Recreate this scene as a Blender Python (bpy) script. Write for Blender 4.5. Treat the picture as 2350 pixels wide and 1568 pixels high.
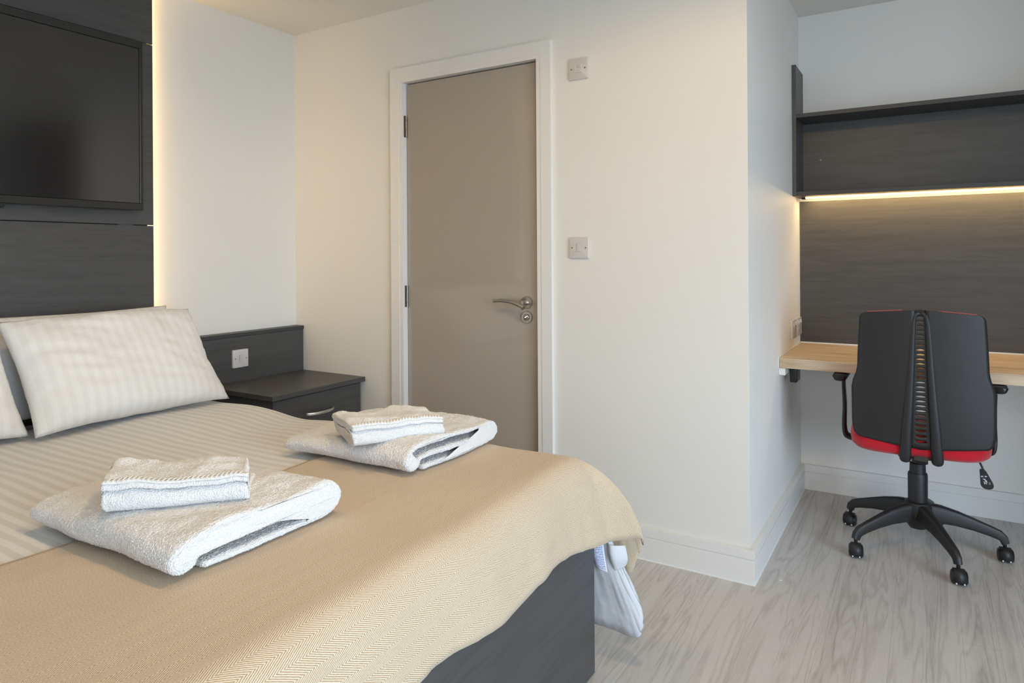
import bpy, bmesh, math, random
from mathutils import Vector, Matrix, noise

# ------------------------------------------------------------------ camera, light, exposure
scene = bpy.context.scene
for o in list(bpy.data.objects):
    bpy.data.objects.remove(o)
C = scene.collection

XA, YB, XC, YD, ZC = -2.8731, 2.4946, -0.5388, 3.6470, 2.3455   # left wall, door wall, alcove side, alcove back, ceiling
XR, YF = 2.45, -1.35                                            # window wall, wall behind the camera
CAM_H, FPX, YAW, ROLL, PY = 1.165, 1560.41, 0.547303, 0.0063645, 587.26

cam_data = bpy.data.cameras.new('camera')
cam = bpy.data.objects.new('camera', cam_data)
C.objects.link(cam)
cam_data.sensor_fit = 'HORIZONTAL'
cam_data.sensor_width = 36.0
cam_data.lens = FPX / 2350 * 36
cam_data.shift_y = -(784 - PY) / 2350
cam_data.clip_start = 0.02
_c, _s = math.cos(YAW), math.sin(YAW)
_f = Vector((-_s, _c, 0)); _r = Vector((_c, _s, 0)); _u = Vector((0, 0, 1))
_rc = _r * math.cos(ROLL) - _u * math.sin(ROLL)
_uc = _r * math.sin(ROLL) + _u * math.cos(ROLL)
M = Matrix((_rc, _uc, -_f)).transposed().to_4x4()
M.translation = (0, 0, CAM_H)
cam.matrix_world = M
scene.camera = cam

vs = scene.view_settings
vs.view_transform = 'Standard'
vs.look = 'None'
vs.gamma = 1.0
vs.use_curve_mapping = False
vs.exposure = 0.36

SKY = 9.8
world = bpy.data.worlds.new('daylight_sky')
scene.world = world
world.use_nodes = True
_bg = world.node_tree.nodes['Background']
_bg.inputs['Color'].default_value = (0.66, 0.82, 1.0, 1)
_bg.inputs['Strength'].default_value = SKY

LAMP_COL = (1.0, 0.65, 0.27)
LAMPS = ((-1.55, 1.05, 13.0, 160, 0.8, 'round recessed downlight above the bed'), (-0.38, 1.15, 21.0, 176, 0.25, 'round recessed downlight above the floor at the foot of the bed'))
LED_COL = (1.0, 0.66, 0.27)
LED_STR_A, LED_STR_S = 28.0, 58.0
WIN = (-1.00, 1.35, 0.30, 2.15)        # window in the right wall: y0, y1, z0, z1

_pd = bpy.data.lights.new('window_portal', 'AREA')
_pd.shape = 'RECTANGLE'
_pd.size = WIN[1] - WIN[0]
_pd.size_y = WIN[3] - WIN[2]
_pd.cycles.is_portal = True
_po = bpy.data.objects.new('window_portal', _pd)
C.objects.link(_po)
_po.location = (XR + 0.02, (WIN[0] + WIN[1]) / 2, (WIN[2] + WIN[3]) / 2)
_po.rotation_euler = (math.radians(90), 0, math.radians(90))

random.seed(7)

# ------------------------------------------------------------------ helpers
def link(o, parent=None):
    C.objects.link(o)
    if parent is not None:
        o.parent = parent
    return o

def wloc(o):
    v = Vector(o.location)
    while o.parent is not None:
        o = o.parent
        v += Vector(o.location)
    return v

def obj(name, bm, mat, parent=None, smooth=False, local=False, angle=None):
    """bmesh -> one mesh object; coordinates are world unless local=True"""
    if parent is not None and not local:
        bmesh.ops.translate(bm, verts=bm.verts, vec=-wloc(parent))
    bmesh.ops.recalc_face_normals(bm, faces=bm.faces)
    me = bpy.data.meshes.new(name)
    bm.to_mesh(me)
    bm.free()
    if smooth:
        for p in me.polygons:
            p.use_smooth = True
        if angle:
            me.set_sharp_from_angle(angle=math.radians(angle))
    if mat is not None:
        me.materials.append(mat)
    o = bpy.data.objects.new(name, me)
    return link(o, parent)

def tag(o, label=None, cat=None, group=None, kind=None):
    if label: o['label'] = label
    if cat: o['category'] = cat
    if group: o['group'] = group
    if kind: o['kind'] = kind
    return o

def thing(name, loc, label=None, cat=None, group=None, kind=None, rz=0):
    o = bpy.data.objects.new(name, None)
    o.empty_display_size = 0.05
    o.location = loc
    o.rotation_euler = (0, 0, rz)
    link(o)
    return tag(o, label, cat, group, kind)

def nb():
    return bmesh.new()

def box(bm, x0, x1, y0, y1, z0, z1, bev=0.0, seg=2):
    r = bmesh.ops.create_cube(bm, size=1.0)
    vv = r['verts']
    for v in vv:
        v.co = Vector(((x0 + x1) / 2 + v.co.x * (x1 - x0), (y0 + y1) / 2 + v.co.y * (y1 - y0), (z0 + z1) / 2 + v.co.z * (z1 - z0)))
    if bev > 0:
        ee = list({e for v in vv for e in v.link_edges})
        bmesh.ops.bevel(bm, geom=ee, offset=bev, segments=seg, profile=0.5, affect='EDGES')
    return bm

def bbox(*a, **k):
    return box(nb(), *a, **k)

def cyl(bm, p0, p1, r0, r1=None, n=24, cap=True):
    if r1 is None: r1 = r0
    p0, p1 = Vector(p0), Vector(p1)
    d = (p1 - p0).normalized()
    a = d.orthogonal().normalized(); b = d.cross(a)
    A = [bm.verts.new(p0 + (a * math.cos(t) + b * math.sin(t)) * r0) for t in [2 * math.pi * i / n for i in range(n)]]
    B = [bm.verts.new(p1 + (a * math.cos(t) + b * math.sin(t)) * r1) for t in [2 * math.pi * i / n for i in range(n)]]
    for i in range(n):
        bm.faces.new((A[i], A[(i + 1) % n], B[(i + 1) % n], B[i]))
    if cap:
        bm.faces.new(A[::-1]); bm.faces.new(B)
    return bm

def lathe(bm, c, axis, prof, n=32):
    """prof: (distance along axis, radius)"""
    c = Vector(c); d = Vector(axis).normalized()
    a = d.orthogonal().normalized(); b = d.cross(a)
    rings = []
    for h, r in prof:
        if r < 1e-6:
            rings.append([bm.verts.new(c + d * h)])
        else:
            rings.append([bm.verts.new(c + d * h + (a * math.cos(2 * math.pi * i / n) + b * math.sin(2 * math.pi * i / n)) * r) for i in range(n)])
    for A, B in zip(rings, rings[1:]):
        for i in range(n):
            j = (i + 1) % n
            q = [A[i % len(A)], A[j % len(A)], B[j % len(B)], B[i % len(B)]]
            u = []
            for v in q:
                if v not in u: u.append(v)
            if len(u) > 2: bm.faces.new(u)
    return bm

def sweep(bm, pts, sect, up=(0, 0, 1), cap=True):
    """pts: list of points; sect(i) -> list of (side, up) offsets"""
    P = [Vector(p) for p in pts]
    rings = []
    for i, p in enumerate(P):
        t = (P[min(i + 1, len(P) - 1)] - P[max(i - 1, 0)]).normalized()
        u0 = Vector(up)
        sd = t.cross(u0)
        if sd.length < 1e-4: sd = t.orthogonal()
        sd.normalize()
        uu = sd.cross(t).normalized()
        rings.append([bm.verts.new(p + sd * a + uu * b) for a, b in sect(i)])
    n = len(rings[0])
    for A, B in zip(rings, rings[1:]):
        for i in range(n):
            bm.faces.new((A[i], A[(i + 1) % n], B[(i + 1) % n], B[i]))
    if cap:
        bm.faces.new(rings[0][::-1]); bm.faces.new(rings[-1])
    return bm

def ring(a, b, n=12, p=2.0):
    out = []
    for i in range(n):
        t = 2 * math.pi * (i + 0.5) / n
        ct, st = math.cos(t), math.sin(t)
        out.append((a * math.copysign(abs(ct) ** (2 / p), ct), b * math.copysign(abs(st) ** (2 / p), st)))
    return out

def bez(pts, n):
    """Catmull-Rom through pts"""
    P = [Vector(p) for p in pts]
    out = []
    for i in range(len(P) - 1):
        p0, p1, p2, p3 = P[max(i - 1, 0)], P[i], P[i + 1], P[min(i + 2, len(P) - 1)]
        for k in range(n):
            t = k / n
            out.append(0.5 * ((2 * p1) + (p2 - p0) * t + (2 * p0 - 5 * p1 + 4 * p2 - p3) * t * t + (3 * p1 - p0 - 3 * p2 + p3) * t ** 3))
    out.append(P[-1])
    return out

def lerp(a, b, t): return a + (b - a) * t
def interp(x, tab):
    if x <= tab[0][0]: return tab[0][1]
    for (x0, y0), (x1, y1) in zip(tab, tab[1:]):
        if x <= x1: return lerp(y0, y1, (x - x0) / (x1 - x0))
    return tab[-1][1]

# ------------------------------------------------------------------ materials
def newmat(name):
    m = bpy.data.materials.new(name)
    m.use_nodes = True
    return m, m.node_tree.nodes, m.node_tree.links, m.node_tree.nodes['Principled BSDF']

def pbr(name, col, rough=0.5, metal=0.0, spec=0.5, bump=None, sheen=0.0, coat=0.0):
    """bump: (scale, strength, distance)"""
    m, N, L, P = newmat(name)
    P.inputs['Base Color'].default_value = (*col, 1)
    P.inputs['Roughness'].default_value = rough
    P.inputs['Metallic'].default_value = metal
    P.inputs['Specular IOR Level'].default_value = spec
    if sheen:
        P.inputs['Sheen Weight'].default_value = sheen
        P.inputs['Sheen Roughness'].default_value = 0.5
    if coat:
        P.inputs['Coat Weight'].default_value = coat
    if bump:
        tc = N.new('ShaderNodeTexCoord'); nz = N.new('ShaderNodeTexNoise'); b = N.new('ShaderNodeBump')
        nz.inputs['Scale'].default_value = bump[0]; nz.inputs['Detail'].default_value = 3
        b.inputs['Strength'].default_value = bump[1]; b.inputs['Distance'].default_value = bump[2]
        L.new(tc.outputs['Object'], nz.inputs['Vector']); L.new(nz.outputs['Fac'], b.inputs['Height']); L.new(b.outputs['Normal'], P.inputs['Normal'])
    return m

def emit(name, col, strength):
    m, N, L, P = newmat(name)
    P.inputs['Base Color'].default_value = (*col, 1)
    P.inputs['Emission Color'].default_value = (*col, 1)
    P.inputs['Emission Strength'].default_value = strength
    return m

def ramp(N, stops):
    r = N.new('ShaderNodeValToRGB')
    el = r.color_ramp.elements
    while len(el) < len(stops): el.new(0.5)
    for e, (p, c) in zip(el, stops):
        e.position = p; e.color = (*c, 1) if len(c) == 3 else c
    return r

def math_node(N, L, op, a, b=None, c=None):
    n = N.new('ShaderNodeMath'); n.operation = op
    for i, v in enumerate((a, b, c)):
        if v is None: continue
        if isinstance(v, (int, float)): n.inputs[i].default_value = v
        else: L.new(v, n.inputs[i])
    return n.outputs[0]

def wood(name, dark, mid, light, stretch, scale, rough, bump=0.15, ringk=9.0, per_island=False, spec=0.5, fine=0.35, swirl=1.0, fine_mult=7.0, ring_pow=1.0, ring_w=0.30):
    """stretch: vector multiplying position so that the grain runs along the small axis"""
    m, N, L, P = newmat(name)
    geo = N.new('ShaderNodeNewGeometry')
    mp = N.new('ShaderNodeVectorMath'); mp.operation = 'MULTIPLY'
    mp.inputs[1].default_value = stretch
    L.new(geo.outputs['Position'], mp.inputs[0])
    vec = mp.outputs[0]
    if per_island:
        sc = N.new('ShaderNodeVectorMath'); sc.operation = 'SCALE'
        sc.inputs[0].default_value = (37.0, 53.0, 19.0)
        L.new(geo.outputs['Random Per Island'], sc.inputs['Scale'])
        ad = N.new('ShaderNodeVectorMath'); ad.operation = 'ADD'
        L.new(vec, ad.inputs[0]); L.new(sc.outputs[0], ad.inputs[1]); vec = ad.outputs[0]
    n1 = N.new('ShaderNodeTexNoise'); n1.inputs['Scale'].default_value = scale; n1.inputs['Detail'].default_value = 2.5
    n1.inputs['Roughness'].default_value = 0.5; n1.inputs['Distortion'].default_value = 0.4 * swirl
    L.new(vec, n1.inputs['Vector'])
    sn = math_node(N, L, 'SINE', math_node(N, L, 'MULTIPLY', n1.outputs['Fac'], ringk * 6.283))
    sn = math_node(N, L, 'MULTIPLY_ADD', sn, 0.5, 0.5)
    if ring_pow != 1.0: sn = math_node(N, L, 'SUBTRACT', 1.0, math_node(N, L, 'POWER', sn, ring_pow))
    n2 = N.new('ShaderNodeTexNoise'); n2.inputs['Scale'].default_value = scale * fine_mult; n2.inputs['Detail'].default_value = 5
    n2.inputs['Roughness'].default_value = 0.65
    L.new(vec, n2.inputs['Vector'])
    n3 = N.new('ShaderNodeTexNoise'); n3.inputs['Scale'].default_value = scale * 0.8; n3.inputs['Detail'].default_value = 1
    L.new(vec, n3.inputs['Vector'])
    f = math_node(N, L, 'MULTIPLY', sn, ring_w)
    f = math_node(N, L, 'MULTIPLY_ADD', n2.outputs['Fac'], fine, f)
    f = math_node(N, L, 'MULTIPLY_ADD', n3.outputs['Fac'], 0.55, f)
    if per_island:
        f = math_node(N, L, 'MULTIPLY_ADD', geo.outputs['Random Per Island'], 0.20, f)
        f = math_node(N, L, 'SUBTRACT', f, 0.10)
    r = ramp(N, [(0.30, dark), (0.58, mid), (0.85, light)])
    L.new(f, r.inputs['Fac'])
    L.new(r.outputs['Color'], P.inputs['Base Color'])
    P.inputs['Roughness'].default_value = rough
    P.inputs['Specular IOR Level'].default_value = spec
    b = N.new('ShaderNodeBump'); b.inputs['Strength'].default_value = bump; b.inputs['Distance'].default_value = 0.002
    L.new(math_node(N, L, 'MULTIPLY_ADD', n2.outputs['Fac'], 0.7, math_node(N, L, 'MULTIPLY', sn, 0.3)), b.inputs['Height'])
    L.new(b.outputs['Normal'], P.inputs['Normal'])
    return m

def stripe_cloth(name, base, alt, period, axis, rough=0.75):
    """satin stripe along a UV axis, UV in metres"""
    m, N, L, P = newmat(name)
    uv = N.new('ShaderNodeUVMap'); uv.uv_map = 'UVMap'
    sp = N.new('ShaderNodeSeparateXYZ'); L.new(uv.outputs['UV'], sp.inputs[0])
    t = math_node(N, L, 'MULTIPLY', sp.outputs[axis], 6.28318 / period)
    s = math_node(N, L, 'SINE', t)
    s = math_node(N, L, 'MULTIPLY_ADD', s, 3.0, 0.5)
    n = N.new('ShaderNodeClamp'); L.new(s, n.inputs[0])
    mx = N.new('ShaderNodeMix'); mx.data_type = 'RGBA'
    L.new(n.outputs[0], mx.inputs[0]); mx.inputs[6].default_value = (*base, 1); mx.inputs[7].default_value = (*alt, 1)
    L.new(mx.outputs[2], P.inputs['Base Color'])
    rg = math_node(N, L, 'MULTIPLY_ADD', n.outputs[0], -0.18, rough)
    L.new(rg, P.inputs['Roughness'])
    P.inputs['Sheen Weight'].default_value = 0.15
    P.inputs['Specular IOR Level'].default_value = 0.3
    tc = N.new('ShaderNodeTexCoord'); nz = N.new('ShaderNodeTexNoise'); b = N.new('ShaderNodeBump')
    nz.inputs['Scale'].default_value = 9; nz.inputs['Detail'].default_value = 4
    b.inputs['Strength'].default_value = 0.25; b.inputs['Distance'].default_value = 0.01
    L.new(tc.outputs['Object'], nz.inputs['Vector']); L.new(nz.outputs['Fac'], b.inputs['Height']); L.new(b.outputs['Normal'], P.inputs['Normal'])
    return m

def herringbone(name, cream, brown, half, pitch):
    m, N, L, P = newmat(name)
    uv = N.new('ShaderNodeUVMap'); uv.uv_map = 'UVMap'
    sp = N.new('ShaderNodeSeparateXYZ'); L.new(uv.outputs['UV'], sp.inputs[0])
    nz = N.new('ShaderNodeTexNoise'); nz.inputs['Scale'].default_value = 160; nz.inputs['Detail'].default_value = 2
    L.new(uv.outputs['UV'], nz.inputs['Vector'])
    tri = math_node(N, L, 'PINGPONG', math_node(N, L, 'ADD', sp.outputs[0], 20.0), half)
    ph = math_node(N, L, 'ADD', math_node(N, L, 'MULTIPLY', tri, 2.0), sp.outputs[1])
    ph = math_node(N, L, 'MULTIPLY', ph, 6.28318 / pitch)
    ph = math_node(N, L, 'MULTIPLY_ADD', nz.outputs['Fac'], 2.2, ph)
    s = math_node(N, L, 'SINE', ph)
    fac = math_node(N, L, 'MULTIPLY_ADD', s, 1.0, 0.36)
    cl = N.new('ShaderNodeClamp'); L.new(fac, cl.inputs[0])
    n2 = N.new('ShaderNodeTexNoise'); n2.inputs['Scale'].default_value = 260; n2.inputs['Detail'].default_value = 2
    L.new(uv.outputs['UV'], n2.inputs['Vector'])
    fac = math_node(N, L, 'MULTIPLY', cl.outputs[0], math_node(N, L, 'MULTIPLY_ADD', n2.outputs['Fac'], 1.1, 0.35))
    cl2 = N.new('ShaderNodeClamp'); L.new(fac, cl2.inputs[0])
    mx = N.new('ShaderNodeMix'); mx.data_type = 'RGBA'
    L.new(cl2.outputs[0], mx.inputs[0]); mx.inputs[6].default_value = (*cream, 1); mx.inputs[7].default_value = (*brown, 1)
    L.new(mx.outputs[2], P.inputs['Base Color'])
    P.inputs['Roughness'].default_value = 0.9
    P.inputs['Specular IOR Level'].default_value = 0.15
    P.inputs['Sheen Weight'].default_value = 0.2
    b = N.new('ShaderNodeBump'); b.inputs['Strength'].default_value = 0.35; b.inputs['Distance'].default_value = 0.0015
    L.new(math_node(N, L, 'SUBTRACT', 1.0, cl2.outputs[0]), b.inputs['Height']); L.new(b.outputs['Normal'], P.inputs['Normal'])
    return m

def terry(name, col):
    m, N, L, P = newmat(name)
    P.inputs['Base Color'].default_value = (*col, 1)
    P.inputs['Roughness'].default_value = 0.95
    P.inputs['Specular IOR Level'].default_value = 0.1
    P.inputs['Sheen Weight'].default_value = 0.5
    P.inputs['Sheen Roughness'].default_value = 0.6
    tc = N.new('ShaderNodeTexCoord')
    v = N.new('ShaderNodeTexVoronoi'); v.inputs['Scale'].default_value = 420
    nz = N.new('ShaderNodeTexNoise'); nz.inputs['Scale'].default_value = 120; nz.inputs['Detail'].default_value = 5
    L.new(tc.outputs['Object'], v.inputs['Vector']); L.new(tc.outputs['Object'], nz.inputs['Vector'])
    h = math_node(N, L, 'SUBTRACT', nz.outputs['Fac'], math_node(N, L, 'MULTIPLY', v.outputs['Distance'], 0.6))
    b = N.new('ShaderNodeBump'); b.inputs['Strength'].default_value = 0.7; b.inputs['Distance'].default_value = 0.004
    L.new(h, b.inputs['Height']); L.new(b.outputs['Normal'], P.inputs['Normal'])
    return m

WALL = pbr('wall_paint', (0.80, 0.783, 0.740), 0.55, spec=0.3, bump=(180, 0.06, 0.002))
CEIL = pbr('ceiling_paint', (0.80, 0.782, 0.735), 0.8, spec=0.2)
TRIM = pbr('trim_satin_paint', (0.80, 0.788, 0.757), 0.35)
SEAL = pbr('white_sealant', (0.85, 0.85, 0.84), 0.3)
CHAR = wood('charcoal_woodgrain', (0.052, 0.050, 0.049), (0.063, 0.061, 0.060), (0.073, 0.071, 0.070), (2.0, 2.0, 24.0), 1.5, 0.42, bump=0.16, ringk=3, fine=0.6)
CHAR_EDGE = pbr('charcoal_edge_band', (0.044, 0.044, 0.045), 0.45, bump=(300, 0.1, 0.001))
OAK = wood('oak_laminate', (0.36, 0.245, 0.14), (0.56, 0.42, 0.275), (0.68, 0.55, 0.40), (1.2, 14.0, 14.0), 1.5, 0.45, bump=0.1, ringk=4, fine=0.5)
PLANK = wood('grey_oak_plank', (0.255, 0.232, 0.213), (0.475, 0.445, 0.415), (0.60, 0.575, 0.545), (13.0, 0.85, 1.0), 1.2, 0.36, bump=0.05, ringk=7, per_island=True, fine=0.50, swirl=2.0, fine_mult=15.0, ring_pow=3.0, ring_w=0.20)
SUBFLOOR = pbr('subfloor_grey', (0.22, 0.20, 0.185), 0.8)
DUVET = stripe_cloth('striped_white_cotton', (0.80, 0.785, 0.755), (0.70, 0.68, 0.635), 0.034, 1)
PILLOWM = stripe_cloth('striped_pillow_cotton', (0.82, 0.81, 0.785), (0.785, 0.77, 0.74), 0.034, 0)
DUVIN = pbr('shaded_duvet_lining', (0.66, 0.67, 0.70), 0.8, spec=0.2, bump=(9, 0.5, 0.02))  # white cotton with base colour lowered to put the duvet's inner shade in
THROW = herringbone('herringbone_weave', (0.73, 0.645, 0.505), (0.44, 0.27, 0.125), 0.0218, 0.0069)
THROW_HEM = pbr('throw_hem_thread', (0.36, 0.25, 0.17), 0.9, spec=0.1)
TERRY = terry('white_terry', (0.90, 0.89, 0.875))
HEM = pbr('white_hem_tape', (0.86, 0.84, 0.80), 0.8, spec=0.2, bump=(500, 0.4, 0.002))
PLASTIC = pbr('white_switch_plastic', (0.64, 0.61, 0.585), 0.18, spec=0.7)
BRASS = pbr('brass_screw', (0.30, 0.22, 0.10), 0.35, metal=1.0)
SATIN = pbr('satin_nickel', (0.52, 0.50, 0.46), 0.28, metal=1.0)
NICKEL = pbr('brushed_handle_metal', (0.72, 0.69, 0.62), 0.35, metal=1.0)
HINGE = pbr('hinge_steel', (0.24, 0.22, 0.19), 0.3, metal=1.0)
BLACKP = pbr('black_chair_plastic', (0.018, 0.018, 0.019), 0.48, bump=(260, 0.15, 0.001))
BLACKS = pbr('black_satin_plastic', (0.010, 0.010, 0.011), 0.35)
BEZEL = pbr('television_bezel', (0.022, 0.021, 0.020), 0.30)
SCREEN = pbr('television_screen', (0.016, 0.015, 0.015), 0.14, spec=1.0)
RED = pbr('red_chair_fabric', (0.52, 0.008, 0.020), 0.85, spec=0.2, bump=(900, 0.4, 0.001), sheen=0.3)
PRINT = pbr('white_print', (0.75, 0.77, 0.80), 0.6)
GREYPRINT = pbr('grey_print', (0.33, 0.31, 0.29), 0.6)
LED_A = emit('warm_led_strip', LED_COL, LED_STR_A)
LED_S = emit('warm_shelf_led', LED_COL, LED_STR_S)
LAMP = emit('downlight_lens', LAMP_COL, 30.0)
OUT = pbr('outside_paving', (0.30, 0.29, 0.27), 0.9)

# glossy grey door paint with orange peel
DOOR, N_, L_, P_ = newmat('grey_gloss_door_paint')
P_.inputs['Base Color'].default_value = (0.410, 0.358, 0.300, 1)
P_.inputs['Roughness'].default_value = 0.055
P_.inputs['Specular IOR Level'].default_value = 0.5
_g = N_.new('ShaderNodeNewGeometry'); _m = N_.new('ShaderNodeVectorMath'); _m.operation = 'MULTIPLY'; _m.inputs[1].default_value = (1, 1, 0.28)
_n = N_.new('ShaderNodeTexNoise'); _n.inputs['Scale'].default_value = 260; _n.inputs['Detail'].default_value = 3
_b = N_.new('ShaderNodeBump'); _b.inputs['Strength'].default_value = 0.035; _b.inputs['Distance'].default_value = 0.0012
L_.new(_g.outputs['Position'], _m.inputs[0]); L_.new(_m.outputs[0], _n.inputs['Vector']); L_.new(_n.outputs['Fac'], _b.inputs['Height']); L_.new(_b.outputs['Normal'], P_.inputs['Normal'])

# ------------------------------------------------------------------ room shell
T = 0.12
def struct(name, bm, mat, **k):
    return tag(obj(name, bm, mat, **k), kind='structure')

# floor: sub floor and grey oak strips
floor = struct('floor', bbox(XA - T, XR + T, YF - T, YD + T, -0.12, -0.006), SUBFLOOR)
PW = 0.0925
big = nb()
x = XA
col = 0
while x < XR:
    x1 = min(x + PW, XR)
    rnd = random.Random(col * 13 + 5)
    y = YF - rnd.random() * 0.8
    ymax = YD if x1 > XC - 0.001 else YB
    while y < ymax:
        ln = rnd.choice((0.38, 0.52, 0.66, 0.80, 0.95, 1.1))
        a, b = max(y, YF), min(y + ln, ymax)
        y += ln
        if b - a < 0.01: continue
        g = 0.00014
        vis = (-0.95 < x < 0.75) and b > 1.25
        bm = nb() if vis else big
        box(bm, x + g, x1 - g, a + g, b - g, -0.006, 0.0)
        if vis:
            obj('plank', bm, PLANK, floor)
    x = x1
    col += 1
rest = obj('planks_out_of_view', big, PLANK, floor)
rest['kind'] = 'stuff'

struct('wall_left', bbox(XA - T, XA, YF - T, YB + T, 0, ZC), WALL)
DX0, DX1, DZ = -2.136, -1.368, 2.004      # rough opening for the lining
bm = nb()
box(bm, XA, DX0, YB, YB + T, 0, ZC)
box(bm, DX1, XC, YB, YB + T, 0, ZC)
box(bm, DX0, DX1, YB, YB + T, DZ, ZC)
struct('wall_back', bm, WALL)
struct('wall_alcove_side', bbox(XC - T, XC, YB + T, YD + T, 0, ZC), WALL)
struct('wall_alcove_back', bbox(XC, XR + T, YD, YD + T, 0, ZC), WALL)
bm = nb()
box(bm, XR, XR + T, YF - T, WIN[0], 0, ZC)
box(bm, XR, XR + T, WIN[1], YD, 0, ZC)
box(bm, XR, XR + T, WIN[0], WIN[1], 0, WIN[2])
box(bm, XR, XR + T, WIN[0], WIN[1], WIN[3], ZC)
struct('wall_right', bm, WALL)
struct('wall_front', bbox(XA, XR, YF - T, YF, 0, ZC), WALL)
bm = nb()
box(bm, XA - T, XR + T, YF - T, YB + T, ZC, ZC + 0.1)
box(bm, XC - T, XR + T, YB + T, YD + T, ZC, ZC + 0.1)
struct('ceiling', bm, CEIL)
struct('wall_behind_door', bbox(DX0 - 0.1, DX1 + 0.1, YB + T, YB + T + 0.03, 0, DZ + 0.1), SUBFLOOR)
# window with frame
w = thing('window_1', (XR + 0.05, (WIN[0] + WIN[1]) / 2, WIN[2]), 'white framed window in the side wall letting in daylight', kind='structure')
bm = nb()
for a, b, c, d in ((WIN[0], WIN[1], WIN[2], WIN[2] + 0.05), (WIN[0], WIN[1], WIN[3] - 0.05, WIN[3]), (WIN[0], WIN[0] + 0.05, WIN[2] + 0.05, WIN[3] - 0.05), (WIN[1] - 0.05, WIN[1], WIN[2] + 0.05, WIN[3] - 0.05), (0.15, 0.20, WIN[2] + 0.05, WIN[3] - 0.05)):
    box(bm, XR + 0.05, XR + 0.10, a, b, c, d, 0.004)
obj('window_frame', bm, TRIM, w)
obj('window_sill', bbox(XR - 0.03, XR + 0.06, WIN[0] - 0.04, WIN[1] + 0.04, WIN[2] - 0.025, WIN[2], 0.004), TRIM, w)
struct('outside_ground', bbox(XR + 0.6, XR + 40, -30, 30, -3.1, -3.0), OUT)

# baseboards: lower board, shallow groove, upper band
def baseboard(name, segs):
    o = thing(name, segs[0][0] + (0,), kind='structure')
    for (p0, p1, nrm) in [(s[0], s[1], s[2]) for s in segs]:
        for nm, z0, z1, t in (('lower_board', 0.0, 0.0862, 0.018), ('upper_band', 0.0885, 0.1225, 0.0172), ('groove', 0.0862, 0.0885, 0.0145)):
            bm = nb()
            e = t
            (ax, ay), (bx, by) = p0, p1
            if nrm[0] == 0:
                y0, y1 = sorted((ay, ay + nrm[1] * t)); x0, x1 = sorted((ax, bx))
            else:
                x0, x1 = sorted((ax, ax + nrm[0] * t)); y0, y1 = sorted((ay, by))
            box(bm, x0, x1, y0, y1, z0, z1, 0.0006 if nm != 'groove' else 0, 1)
            obj(nm, bm, TRIM, o)
    bm = nb()
    return o
baseboard('baseboard_back', [((-1.319, YB), (XC + 0.018, YB), (0, -1)), ((XA, YB), (-2.188, YB), (0, -1))])
baseboard('baseboard_alcove_side', [((XC, YB), (XC, YD - 0.018), (1, 0))])
baseboard('baseboard_alcove_back', [((XC, YD), (XR, YD), (0, -1))])
bm = nb()
box(bm, -1.319, XC + 0.021, YB - 0.021, YB - 0.0175, 0, 0.004)
box(bm, XC + 0.0175, XC + 0.021, YB - 0.0175, YD - 0.018, 0, 0.004)
struct('trim_1', bm, SEAL)

# door lining, architrave, leaf
tr = thing('trim_2', (-1.75, YB, 0), kind='structure')
AX0, AX1, AZ = -2.188, -1.319, 2.057
IX0, IX1, IZ = -2.115, -1.388, 1.988
for nm, b_, m_ in (('architrave', (AX0, IX0 - 0.021, YB - 0.018, YB, 0, AZ), TRIM), ('architrave', (IX1 + 0.021, AX1, YB - 0.018, YB, 0, AZ), TRIM),
                   ('architrave', (IX0 - 0.021, IX1 + 0.021, YB - 0.018, YB, IZ + 0.017, AZ), TRIM),
                   ('door_lining', (IX0 - 0.021, IX0, YB - 0.016, YB + 0.10, 0, IZ + 0.017), TRIM), ('door_lining', (IX1, IX1 + 0.021, YB - 0.016, YB + 0.10, 0, IZ + 0.017), TRIM),
                   ('door_lining', (IX0, IX1, YB - 0.016, YB + 0.10, IZ, IZ + 0.017), TRIM)):
    obj(nm, bbox(*b_), m_, tr)
LY = YB + 0.0135
d = thing('door_1', (-1.75, LY, 0.004), 'grey gloss flush door closed in a white frame', kind='structure', rz=-0.0048)
obj('door_leaf', bbox(IX0 + 0.003, IX1 - 0.0045, LY, LY + 0.044, 0.005, IZ - 0.0055, 0.001, 1), DOOR, d)
for hz in (1.783, 0.976, 0.20):
    bm = nb()
    hx, hy = IX0 + 0.004, LY - 0.006
    for k in range(5):
        z0 = hz - 0.051 + k * 0.0204
        cyl(bm, (hx, hy, z0 + 0.0004), (hx, hy, z0 + 0.0200), 0.0062, n=16)
    h = obj('hinge', bm, HINGE, d, smooth=True, angle=40)
    obj('hinge_leaf', bbox(IX0 - 0.0005, IX0 + 0.001, hy - 0.0135, hy, hz - 0.051, hz + 0.051), HINGE, h)
hx, hz = -1.452, 0.966
bm = nb()
lathe(bm, (hx, LY, hz), (0, -1, 0), [(0, 0.0262), (0.006, 0.0262), (0.0085, 0.0245), (0.009, 0.0225), (0.0085, 0.013), (0.0095, 0.0112), (0.035, 0.0098), (0.05, 0.0098), (0.052, 0)])
hnd = obj('door_handle', bm, SATIN, d, smooth=True, angle=35)
pts = bez([(hx + 0.014, LY - 0.056, hz - 0.020), (hx - 0.004, LY - 0.054, hz - 0.010), (hx - 0.045, LY - 0.052, hz + 0.003), (hx - 0.10, LY - 0.050, hz + 0.0085), (hx - 0.142, LY - 0.048, hz + 0.005)], 7)
bm = sweep(nb(), pts, lambda i: ring(lerp(0.0098, 0.0072, i / 28), lerp(0.0098, 0.0078, i / 28), 18))
obj('lever', bm, SATIN, hnd, smooth=True, angle=50)
tz = 0.903
bm = nb()
lathe(bm, (hx, LY, tz), (0, -1, 0), [(0, 0.0262), (0.006, 0.0262), (0.0085, 0.0245), (0.0088, 0.015), (0.006, 0.0145), (0.006, 0)])
lk = obj('thumb_turn', bm, SATIN, d, smooth=True, angle=35)
bm = nb()
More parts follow.
